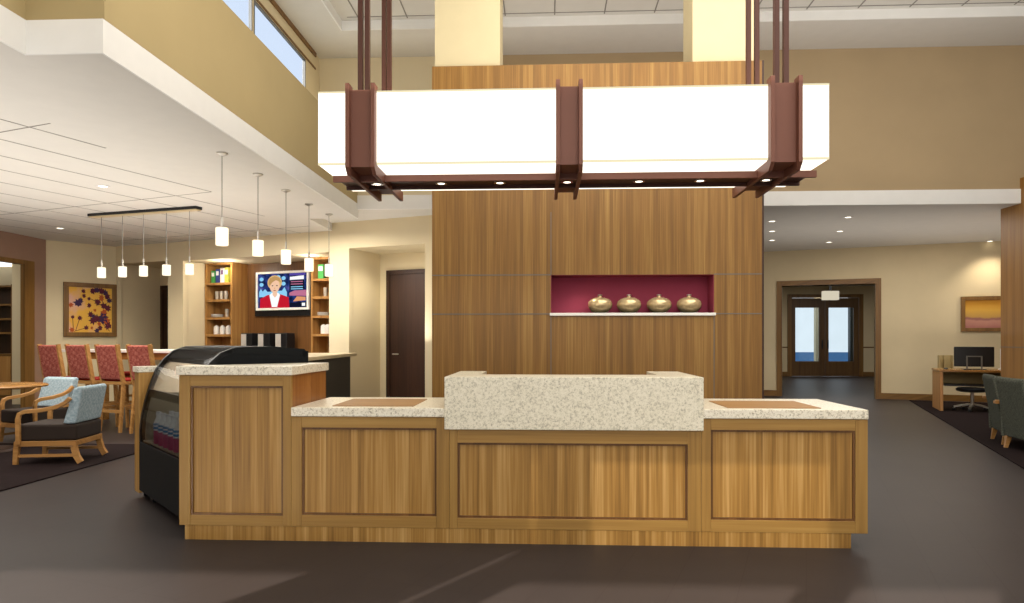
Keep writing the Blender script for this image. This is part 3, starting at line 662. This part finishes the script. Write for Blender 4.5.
# courtyard seen through the glass, its daylight put in as surface glow
struct(B().box(5, 16, 29.5, 29.6, .75, 5).build('wall_courtyard', 'outside')); struct(B().box(5, 16, 29.3, 29.4, -.1, .75).build('wall_courtyard_low', 'pool'))
struct(B().box(10.05, 10.28, 26.5, 26.7, 0, 3.2).build('wall_courtyard_post', 'cream')); struct(B().box(11.3, 12.6, 26.5, 26.7, 0, 3.2).build('wall_courtyard_screen', 'blackp'))
t = thing('pendant_lantern', 'pale square pendant lantern in the vestibule before the double doors', 'lamp', (8.62, 21.6, 2.46), 0)
for x in (-.12, .12): B().box(x-.105, x+.105, -.1, .1, 0, .27).build('shade', 'softpend', t, .01)
B().box(-.03, .03, -.03, .03, .3, .5).build('stem', 'blackm', t)
# right hand wood pier
struct(B().box(6.889, 8.6, 10.0, 10.93, .0125, 3.6).build('wall_pier', 'pierwood'))
b = B()
struct(B().box(6.885, 6.889, 9.99, 10.93, 1.14, 1.15).build('trim_10', 'cord'))
# sunset painting
(a0, zt), (a1, zb_) = on_wall(960.5, 297, BR), on_wall(1003, 331.5, BR)
aw, ah = .52, (2.13-1.42)/2
pc = thing('wall_painting', 'framed painting of a yellow sky over pink field above the computer desk', 'painting', (*off(BR, a0+aw, -.002), (2.13+1.42)/2), -PH)
f = B(); e = .075
f.box(-aw, aw, -.05, 0, -ah, -ah+e); f.box(-aw, aw, -.05, 0, ah-e, ah); f.box(-aw, -aw+e, -.05, 0, -ah+e, ah-e); f.box(aw-e, aw, -.05, 0, -ah+e, ah-e)
f.build('frame', 'trimwood', pc, .006); B().box(-aw+e, aw-e, -.02, -.002, -ah+e, ah-e).build('canvas', 'canvasr', pc)

# ------------------------------------------------------------------ computer desk
dk = on_floor(940, 411.5)
t = thing('computer_desk', 'light wood computer desk near the right rear wall', 'desk', (dk[0], dk[1], .012), -PH)
B().box(0, .05, 0, .8, 0, .68).build('side_panel', 'deskoak', t, .004); B().box(1.5, 1.55, 0, .8, 0, .68).build('side_panel', 'deskoak', t, .004)
B().box(-.01, 1.56, -.02, .82, .681, .72).build('desk_top', 'tablewood', t, .004)
B().box(.05, 1.5, .62, .66, .42, .68).build('modesty_panel', 'beigebox', t)
B().box(.08, 1.2, .1, .45, .43, .46).build('keyboard_tray', 'blackp', t)
md = frame_mat(dk, U, .012)
q = md @ Vector((.56, .3, .72))
t = thing('computer_monitor', 'black computer monitor seen from behind on the desk', 'monitor', q, -PH)
B().box(-.30, .30, -.02, .03, .05, .40).build('screen_housing', 'blackp', t, .01)
b = B(); b.box(-.12, -.10, -.045, -.021, 0, .24); b.box(.10, .12, -.045, -.021, 0, .24); b.box(-.12, .12, -.045, -.021, .22, .24)
b.build('stand_frame', 'cord', t); B().box(-.17, .17, -.1, .1, 0, .012).build('stand_base', 'blackp', t)
t = thing('file_box', 'tan desk organiser left of the computer monitor', 'box', md @ Vector((.06, .55, .72)), -PH)
pieces('divider', 'beigebox', t, [(0, .015, -.1, .085, .012, .24), (.08, .095, -.1, .085, .012, .24), (.2, .215, -.1, .085, .012, .24)])
B().box(0, .215, .085, .1, 0, .24).build('back_plate', 'beigebox', t); B().box(0, .215, -.1, .1, 0, .012).build('bottom_plate', 'beigebox', t)
b = B(); b.lathe([(0, 0), (.035, 0), (.038, .015), (.025, .032), (0, .036)], 14)
tag(b.build('computer_mouse', 'blackp', loc=md @ Vector((.11, .12, .72))), 'small black computer mouse at the desk edge', 'mouse')
t = thing('desk_lamp', 'slim white lamp standing at right of the monitor', 'lamp', md @ Vector((1.02, .5, .72)), 0)
B().cyl((0, 0, 0), .06, 0, .015).build('base', 'wht', t); B().cyl((0, 0, 0), .03, .015, .36).build('tube_shade', 'wht', t)
# office chair
oc = md @ Vector((.52, .22, 0))
t = thing('office_chair', 'black office chair on a chrome star base tucked under the computer desk', 'chair', (oc.x, oc.y, .012), R(150))
B().lathe([(0, .33), (.18, .33), (.24, .35), (.25, .38), (.22, .405), (0, .41)], 28).build('seat', 'blackp', t)
B().cyl((0, 0, 0), .028, .08, .33).build('gas_column', 'chrome', t)
for k in range(5):
    a = R(72*k+10); lg = B().sweep([(.0, 0, .12), (.14, 0, .10), (.28, 0, .065)], .04, .025).build('star_leg', 'chrome', t, rotz=a)
    w = B(); w.lathe([(0, 0), (.026, .003), (.03, .025), (.026, .047), (0, .05)], 14, (.275, 0, .0)); w.build('caster', 'blackp', lg)
# armchairs
def armchair(loc, rz, label):
    t = thing('armchair', label, 'armchair', loc, rz, 'grey speckled armchairs')
    mt = Matrix(((1, 0, 0, 0), (0, 0, -1, .34), (0, 1, 0, 0), (0, 0, 0, 1)))
    b = B(); b.prism([(-.30, .14), (.30, .14), (.32, .44), (-.22, .44), (-.25, .5), (-.30, .86), (-.40, .88), (-.42, .84), (-.36, .5)], .04, .64, mt); b.build('body', 'speckle', t, .02)
    for s in (0, .64):
        c = B(); c.prism([(-.33, .14), (.30, .14), (.31, .52), (-.34, .52)], s, s+.04, mt); c.build('side_panel', 'speckle', t, .01)
    B().box(-.2, .33, -.29, .29, .44, .53).build('seat_cushion', 'speckle', t, .03)
    for s in (-1, 1):
        B().sweep([(-.40, s*.345, .555), (-.1, s*.345, .56), (.2, s*.345, .575), (.36, s*.345, .55)], .065, .035).build('armrest', 'chairwood', t, .006)
    for x in (-.27, .25):
        for y in (-.28, .28): B().taper((x*1.12, y, 0), (x, y, .15), .035, .06).build('leg', 'chairwood', t)
    return t
f1 = on_floor(988.4, 445.6); f2 = on_floor(1006, 455.3)
armchair((f1[0]+.53, f1[1]+.16, .012), R(-20), 'grey speckled armchair farther from the camera at right edge').scale = (.93,)*3
armchair((f2[0]+.56, f2[1]+.2, .012), R(-6), 'grey speckled armchair nearer the camera at right edge').scale = (.93,)*3

# ------------------------------------------------------------------ chandelier
cx = .16; CF, CBk, CZ0, CZ1 = 4.6, 5.436, 2.417, 2.904
t = thing('chandelier', 'long glowing white box chandelier in a brown metal frame over the desk', 'chandelier', (cx, 5.0, CZ0))
def lx(x): return x-cx
posts = []
for a, c in ((345, 374.5), (556, 583), (771, 803)):
    r0, r1 = ray(a), ray(c); posts.append((r0[0]/r0[1]*(CF-.06)-cx, r1[0]/r1[1]*(CF-.06)-cx))
yl0, yl1, H0 = CF-5.0, CBk-5.0, CZ1-CZ0
edges = [-1.511-cx]+[q for p_ in posts for q in (p_[0]+.03, p_[1]-.03)]+[1.829-cx]
for i in range(0, 8, 2):
    sh = B().box(edges[i], edges[i+1], yl0, yl1, 0, H0).build('shade', 'shade', t, .004)
    e = B(); x0, x1 = edges[i], edges[i+1]; g = .012
    e.box(x0, x1, yl0-.002, yl0+.002, 0, g); e.box(x0, x1, yl0-.002, yl0+g, -.002, 0)
    e.build('edge_strip', 'shadeedge', sh)
    B().box(x0, x1, yl0-.002, yl0+.002, H0-g, H0).build('edge_strip', 'shadeedge', sh)
for (x0, x1) in posts:
    br = B().box(x0+.026, x1-.026, yl0-.012, yl0+.03, -.02, H0+.004); br.box(x0+.026, x1-.026, yl0+.0305, yl1+.02, -.02, -.003)
    br = br.build('bracket', 'bronze', t)
    for xx in (x0, x1-.026):
        fn = B(); mt = Matrix(((0, 0, 1, 0), (1, 0, 0, 0), (0, 1, 0, 0), (0, 0, 0, 1)))
        fn.prism([(yl0-.06, -.03), (yl0-.01, -.075), (yl1+.03, -.075), (yl1+.03, -.003), (yl0+.03, -.003), (yl0+.03, H0+.035), (yl0-.06, H0+.035)], xx, xx+.026, mt)
        fn.build('fin', 'bronze', br, .002)
b = B(); b.box(-1.478-cx, 1.835-cx, 4.82-5, 4.845-5, -.066, -.02); b.build('rail', 'bronze', t, .002)
b = B(); b.box(-1.455-cx, 1.81-cx, 5.07-5, 5.095-5, -.066, -.02); b.build('rail', 'bronzedk', t, .002)
B().box(-1.45-cx, 1.8-cx, 4.845-5, 5.07-5, -.045, -.022).build('rail_web', 'bronzedk', t)
for px in (376, 441, 500, 567, 638, 698, 762):
    x = (px-545)/700*4.96*1.0
    d = B().lathe([(.026, -.048), (.042, -.048), (.042, -.056), (.026, -.056)], 18, (x-cx, -.05, 0)).build('downlight', 'stainless', t)
    B().cyl((x-cx, -.05, 0), .026, -.055, -.047, 16).build('lamp', 'lamp', d)
for (xa, xb, y) in ((-1.225, -1.18, CF+.0), (-1.225, -1.185, 5.28), (1.495, 1.555, CF+.0), (1.495, 1.555, 5.22)):
    for x in (xa, xb): B().box(x-cx-.016, x-cx+.016, y-5-.01, y-5+.025, H0-.01, ZT-CZ0-.002).build('hanging_rod', 'bronzedk', t)

# ------------------------------------------------------------------ pendants over the bar
pp = None; ords = ['first', 'second', 'third', 'fourth', 'fifth']
for i, ((px, py), zb_) in enumerate((((222, 153), 0), ((258, 174), 0), ((286, 190), 0), ((309, 204), 0), ((329, 214), 0))):
    q = on_floor(px, py, ZL)
    if pp is None:
        pp = thing('pendant_light', '', 'pendant lamp', (*q, 0), 0, 'single pendants over the coffee bar')
        B().lathe([(0, ZL), (.055, ZL), (.055, ZL-.012), (.02, ZL-.03), (0, ZL-.03)], 20).build('canopy', 'chrome', pp)
        B().cyl((0, 0, 0), .004, 2.46, ZL-.03, 6).build('cord', 'cord', pp)
        B().cyl((0, 0, 0), .011, 2.36, 2.46, 10).build('socket', 'chrome', pp)
        B().lathe([(0, 2.36), (.055, 2.36), (.06, 2.355), (.06, 2.19), (.055, 2.185), (0, 2.185)], 24).build('shade', 'pend', pp)
        pp['label'] = 'nearest and largest looking of the single pendants over the bar'; P0 = pp
    else:
        dup(P0, (*q, 0), None, '%s single pendant from the near end of the coffee bar row' % ords[i])
# rail pendant over the high table
r0, r1 = on_floor(91, 217, ZL-.04), on_floor(199, 209.3, ZL-.04)
rc = ((r0[0]+r1[0])/2, (r0[1]+r1[1])/2); rl = math.hypot(r1[0]-r0[0], r1[1]-r0[1]); ra = math.atan2(r1[1]-r0[1], r1[0]-r0[0])
t = thing('linear_pendant', 'five small white shades hanging from one dark ceiling bar over the high table', 'pendant lamp', (*rc, 0), ra)
B().box(-rl/2, rl/2, -.06, .06, ZL-.04, ZL-.001).build('ceiling_bar', 'blackm', t)
B().box(-rl/2+.01, rl/2-.01, -.05, .05, ZL-.055, ZL-.04).build('bar_face', 'bartop', t)
for px in (101.5, 122.5, 143.5, 166.5, 189.5):
    rr = ray(px); s, _ = on_wall(px, 215, rc, ((r1[0]-r0[0])/rl, (r1[1]-r0[1])/rl))
    c = B().cyl((s, 0, 0), .004, 2.38, ZL-.05, 6).build('cord', 'cord', t)
    B().cyl((s, 0, 0), .012, 2.31, 2.41, 10).build('socket', 'chrome', c)
    B().lathe([(0, 2.31), (.05, 2.31), (.056, 2.305), (.056, 2.165), (.05, 2.16), (0, 2.16)], 20, (s, 0, 0)).build('shade', 'pend', c)

# ------------------------------------------------------------------ high table and stools
S = (-6.0, 9.42)
tc = off(S, .25, .62)
t = thing('high_table', 'long counter height communal table with white top behind the red stools', 'table', (*tc, 0), -PH)
B().box(-1.7, 1.7, -.36, .36, 1.07, 1.11).build('table_top', 'ceramic', t, .004)
b = B(); b.box(-1.6, 1.6, -.31, -.28, .97, 1.069); b.box(-1.6, 1.6, .28, .31, .97, 1.069); b.box(-1.6, -1.57, -.28, .28, .97, 1.069); b.box(1.57, 1.6, -.28, .28, .97, 1.069)
b.build('apron', 'tablewood', t)
for x in (-1.55, 1.55):
    for y in (-.27, .27): B().box(x-.04, x+.04, y-.04, y+.04, 0, .97).build('leg', 'tablewood', t)
tag(B().box(-.16, .16, -.1, .1, 0, .03).build('serving_tray', 'orange', loc=(*off(tc, 1.28, -.05), 1.111), rotz=-PH, bevel=.008), 'orange tray lying on the right end of the high table', 'tray')
st = thing('bar_stool', '', 'bar stool', (0, 0, 0), 0, 'red checked high back stools')
def stool_frame(t):
    for x in (-.19, .19):
        B().taper((x*1.05, .2, 0), (x*.98, .17, .66), .034, .042).build('leg', 'chairwood', t)
        B().taper((x*1.05, -.23, 0), (x, -.17, .66), .034, .042).build('leg', 'chairwood', t)
    for y in (.185, -.2): B().box(-.19, .19, y-.014, y+.014, .26, .30).build('footrest', 'chairwood', t)
    for x in (-.19, .19): B().box(x-.014, x+.014, -.2, .185, .34, .375).build('stretcher', 'chairwood', t)
    B().box(-.22, .22, -.2, .21, .64, .685).build('seat_frame', 'chairwood', t, .004)
stool_frame(st)
B().box(-.21, .21, -.17, .215, .686, .72).build('seat', 'redseat', st, .02)
for x in (-.2, .2): B().sweep([(x, -.18, .66), (x, -.215, .85), (x, -.275, 1.19)], .035, .05, (1, 0, 0)).build('back_post', 'chairwood', st)
B().sweep([(0, -.185, .72), (0, -.22, .88), (0, -.27, 1.175)], .37, .075, (1, 0, 0)).build('backrest', 'redcheck', st, .01)
lab = ['red checked bar stool farthest left at the high table', 'second red checked bar stool from the left', 'third red checked bar stool from the left', 'red checked bar stool nearest the display case']
for i, px in enumerate((63, 91, 121, 153)):
    s, _ = on_wall(px, 380, S); q = (*off(S, s-.05, .1), 0)
    if i == 0: st.location = q; st.rotation_euler = (0, 0, -PH); st['label'] = lab[0]
    else: dup(st, q, -PH, lab[i])
bs = thing('backless_stool', '', 'bar stool', (0, 0, 0), 0, 'backless red stools behind the high table')
stool_frame(bs); B().box(-.21, .21, -.2, .215, .686, .75).build('seat', 'redseat', bs, .02)
lab = ['backless red stool behind the table, at its left end', 'backless red stool behind the table, second from left', 'backless red stool behind the table, second from right', 'backless red stool behind the table, nearest the display case']
for i, s in enumerate((-.95, -.3, .35, 1.0)):
    q = (*off(S, s, 1.22), 0)
    if i == 0: bs.location = q; bs.rotation_euler = (0, 0, -PH); bs['label'] = lab[0]
    else: dup(bs, q, -PH, lab[i])

# ------------------------------------------------------------------ lounge chairs and round table (left)
def lounge(loc, rz, label):
    t = thing('lounge_chair', label, 'lounge chair', loc, rz, 'blue lounge chairs')      # faces -x
    B().box(-.30, .31, -.29, .29, .245, .42).build('seat', 'seatbrown', t, .025)
    mt = Matrix(((1, 0, 0, 0), (0, 0, -1, .29), (0, 1, 0, 0), (0, 0, 0, 1)))
    b = B(); b.prism([(.17, .425), (.30, .425), (.37, .80), (.345, .825), (.28, .80)], 0, .58, mt); b.build('backrest', 'bluecheck', t, .02)
    b = B(); b.box(-.31, .31, -.30, -.26, .19, .245); b.box(-.31, .31, .26, .30, .19, .245); b.box(-.31, -.27, -.26, .26, .19, .245); b.box(.27, .31, -.26, .26, .19, .245)
    b.build('base_frame', 'chairwood', t, .004)
    for s in (-1, 1):
        B().taper((-.30, s*.28, 0), (-.285, s*.28, .19), .04, .05).build('leg', 'chairwood', t)
        B().sweep([(.35, s*.28, .012), (.31, s*.28, .08), (.28, s*.28, .19)], .045, .055).build('leg', 'chairwood', t)
        B().sweep([(-.255, s*.31, .21), (-.26, s*.31, .48), (-.245, s*.31, .535), (-.19, s*.31, .56), (-.02, s*.31, .575), (.12, s*.31, .605), (.21, s*.31, .65), (.26, s*.31, .70)], .04, .042).build('armrest', 'chairwood', t, .005)
        B().box(-.28, .28, s*.28-.012, s*.28+.012, .075, .105).build('stretcher', 'chairwood', t)
    return t
a = on_floor(12, 465); c = on_floor(73, 465)
lounge(((a[0]+c[0])/2, (a[1]+c[1])/2+.25, .012), R(9), 'blue checked lounge chair seen from its side, wooden arms, nearest the camera').scale = (.94,)*3
lounge((-6.36, 8.5, .0), R(72), 'blue checked lounge chair behind the round wooden table').scale = (.94,)*3
t = thing('round_table', 'round wooden cafe table at the left edge beside blue chairs', 'table', (-6.22, 7.55, .012))
B().lathe([(0, .70), (.5, .70), (.56, .71), (.565, .725), (.55, .735), (0, .735)], 48).build('table_top', 'tablewood', t)
B().lathe([(.05, .03), (.045, .3), (.05, .68), (.16, .70)], 18).build('pedestal', 'darkwood', t)
B().lathe([(0, 0), (.28, 0), (.27, .02), (.06, .05), (0, .05)], 28).build('foot', 'darkwood', t)

# ------------------------------------------------------------------ ceiling downlights
def downl(px, py, z, label, grp):
    q = on_floor(px, py, z)
    t = thing('downlight', label, 'ceiling light', (q[0], q[1], z), 0, grp)
    B().lathe([(.05, -.001), (.075, -.001), (.075, -.008), (.05, -.008)], 20).build('trim_ring', 'wht', t)
    B().cyl((0, 0, 0), .05, -.006, -.001, 16).build('lamp', 'lamp', t)
    return q
g1, g2 = 'left wing downlights', 'right wing downlights'
dl = [downl(103, 186, ZL, 'ceiling downlight nearest the single pendants at left', g1), downl(60, 228, ZL, 'ceiling downlight above the left brown wall', g1)]
dr = [downl(848, 217, ZR, 'nearest downlight of the middle trio in the right wing', g2), downl(840, 231, ZR, 'middle downlight of the middle trio in the right wing', g2), downl(829, 242, ZR, 'farthest downlight of the middle trio in the right wing', g2),
      downl(772, 221, ZR, 'nearest downlight beside the wood feature wall', g2), downl(772, 231, ZR, 'second downlight beside the wood feature wall', g2), downl(772, 240, ZR, 'farthest downlight beside the wood feature wall', g2), downl(990, 241, ZR, 'wall washer downlight above the sunset painting', g2)]

# ------------------------------------------------------------------ enclosure behind the camera
b = B()
for x0, x1 in ((-9.2, -7.65), (-5.95, -5.22), (-5.10, -4.85), (-3.34, -3.16), (-2.36, -2.2), (.3, .46), (3, 3.16), (5.7, 5.86), (8.4, 8.56), (11, 12)): b.box(x0, x1, -4.15, -4, 0, 5.7)
b.box(-9.2, 12, -4.15, -4, 3.17, 5.7); b.box(-7.65, -5.22, -4.14, -4.01, 2.45, 3.2); b.box(-4.9, 12, -4.13, -4.02, 2.42, 2.56)  # header, drop panel and transom added to cut the sun patches
struct(b.build('wall_front', 'beige'))
struct(B().box(-5.2, 12, -4.08, -4.07, 2.56, 3.17).build('window_4', 'tinted'))  # tinted band added to weaken the sun reaching the desk
wall('wall_right', (12, -4), (0, 1), 0, 19, 0, 5.7, 'tan', th=.15, side=-1)

# ------------------------------------------------------------------ lights
def area(name, loc, sx, sy, power, col=(1, .95, .87), rot=(0, 0, 0)):
    l = bpy.data.lights.new(name, 'AREA'); l.shape = 'RECTANGLE'; l.size = sx; l.size_y = sy; l.energy = power; l.color = col
    o = bpy.data.objects.new(name, l); C.objects.link(o); o.location = loc; o.rotation_euler = rot; return o
def spot(name, loc, power, ang=100, col=(1, .88, .7), blend=.8, rot=(0, 0, 0)):
    l = bpy.data.lights.new(name, 'SPOT'); l.energy = power; l.spot_size = R(ang); l.spot_blend = blend; l.color = col; l.shadow_soft_size = .08
    o = bpy.data.objects.new(name, l); C.objects.link(o); o.location = loc; o.rotation_euler = rot; return o
def point(name, loc, power, col=(1, .92, .8), rad=.08):
    l = bpy.data.lights.new(name, 'POINT'); l.energy = power; l.color = col; l.shadow_soft_size = rad
    o = bpy.data.objects.new(name, l); C.objects.link(o); o.location = loc; return o
UP = (R(180), 0, 0)
area('hall_light', (2.5, 4.0, 5.6), 6, 6, 360, (1, .95, .88))
area('chandelier_uplight', (.16, 5.0, 2.95), 3.2, .7, 30, (1, .94, .84), UP)
area('hall_up_fill', (2.5, 4.6, 2.9), 8, 9, 300, (1, .96, .91), UP)  # added fill without a fixture, lifts the high ceiling
area('front_fill', (1.0, -3.8, 4.3), 8, 2, 230, (1, .97, .93), (R(-78), 0, R(180)))  # big soft fill lamp added before the solid header, not a window
area('lounge_light', (-6.2, 6.8, 3.04), 3.5, 5, 150)
area('bar_light', (-4.4, 10.4, 3.04), 2.5, 1.2, 120)
spot('art_wall_fill', (-8.0, 11.8, 3.05), 70, 130); spot('art_wall_fill', (-6.6, 11.4, 3.05), 70, 140)  # added fill spots without fixtures, brighten the art wall
area('corridor_up_fill', (-2.5, 10.9, 1.2), 1.0, .4, 16, (1, .95, .88), UP)  # small added fill, lightens the ceiling by the corridor
area('lounge_up_fill', (-5.8, 5.6, 1.3), 5, 8, 185, (1, .95, .88), UP)  # unseen upward fill added to even out the left ceiling
area('right_light', (6.0, 12.6, 3.18), 4, 2.2, 90)
area('right_up_fill', (6.5, 12.6, 1.3), 6, 3, 40, (1, .93, .85), UP)  # unseen upward fill added for the right wing ceiling
area('vestibule_light', (9, 20.5, 3.0), 4, 4, 90)
area('side_room_light', (-12, 12.0, 3.0), 3, 3, 60)
spot('painting_spot', (dr[6][0]-.1, dr[6][1]-.25, ZR-.05), 60, 110)
for q in dr[:6]: spot('downlight_beam', (q[0], q[1], ZR-.03), 16)
for q in dl: spot('downlight_beam', (q[0], q[1], ZL-.03), 20)
point('bar_niche_lamp', (*off(BL, -1.1, .25), 2.6), 14); point('bar_niche_lamp', (*off(BL, .9, .25), 2.6), 8); spot('bar_niche_spot', (*off(BL, 0, .25), 2.7), 14, 120); spot('corridor_spot', (*off(BL, 2.5, .3), 2.74), 34, 140)
area('case_fill', (CA[0]+AX[0]*.6+N[0]*.4, CA[1]+AX[1]*.6+N[1]*.4, 1.13), 1.0, .2, 28, rot=(0, 0, ca))  # added fill under the case top, brightens the bottles
spot('niche_spot', (.38, YF+.1, NZ1-.02), 5, 110)
sun = bpy.data.lights.new('sun', 'SUN'); sun.energy = 18; sun.angle = R(.3); sun.color = (1, .9, .76)
so = bpy.data.objects.new('sun', sun); C.objects.link(so)
dv = Vector((.52*math.cos(R(15)), .855*math.cos(R(15)), -math.sin(R(15)))); so.rotation_euler = dv.to_track_quat('-Z', 'Y').to_euler()
w = bpy.data.worlds.new('world'); bpy.context.scene.world = w; w.use_nodes = True
bg = w.node_tree.nodes['Background']; bg.inputs[0].default_value = (.95, .975, 1, 1); bg.inputs[1].default_value = 1.5
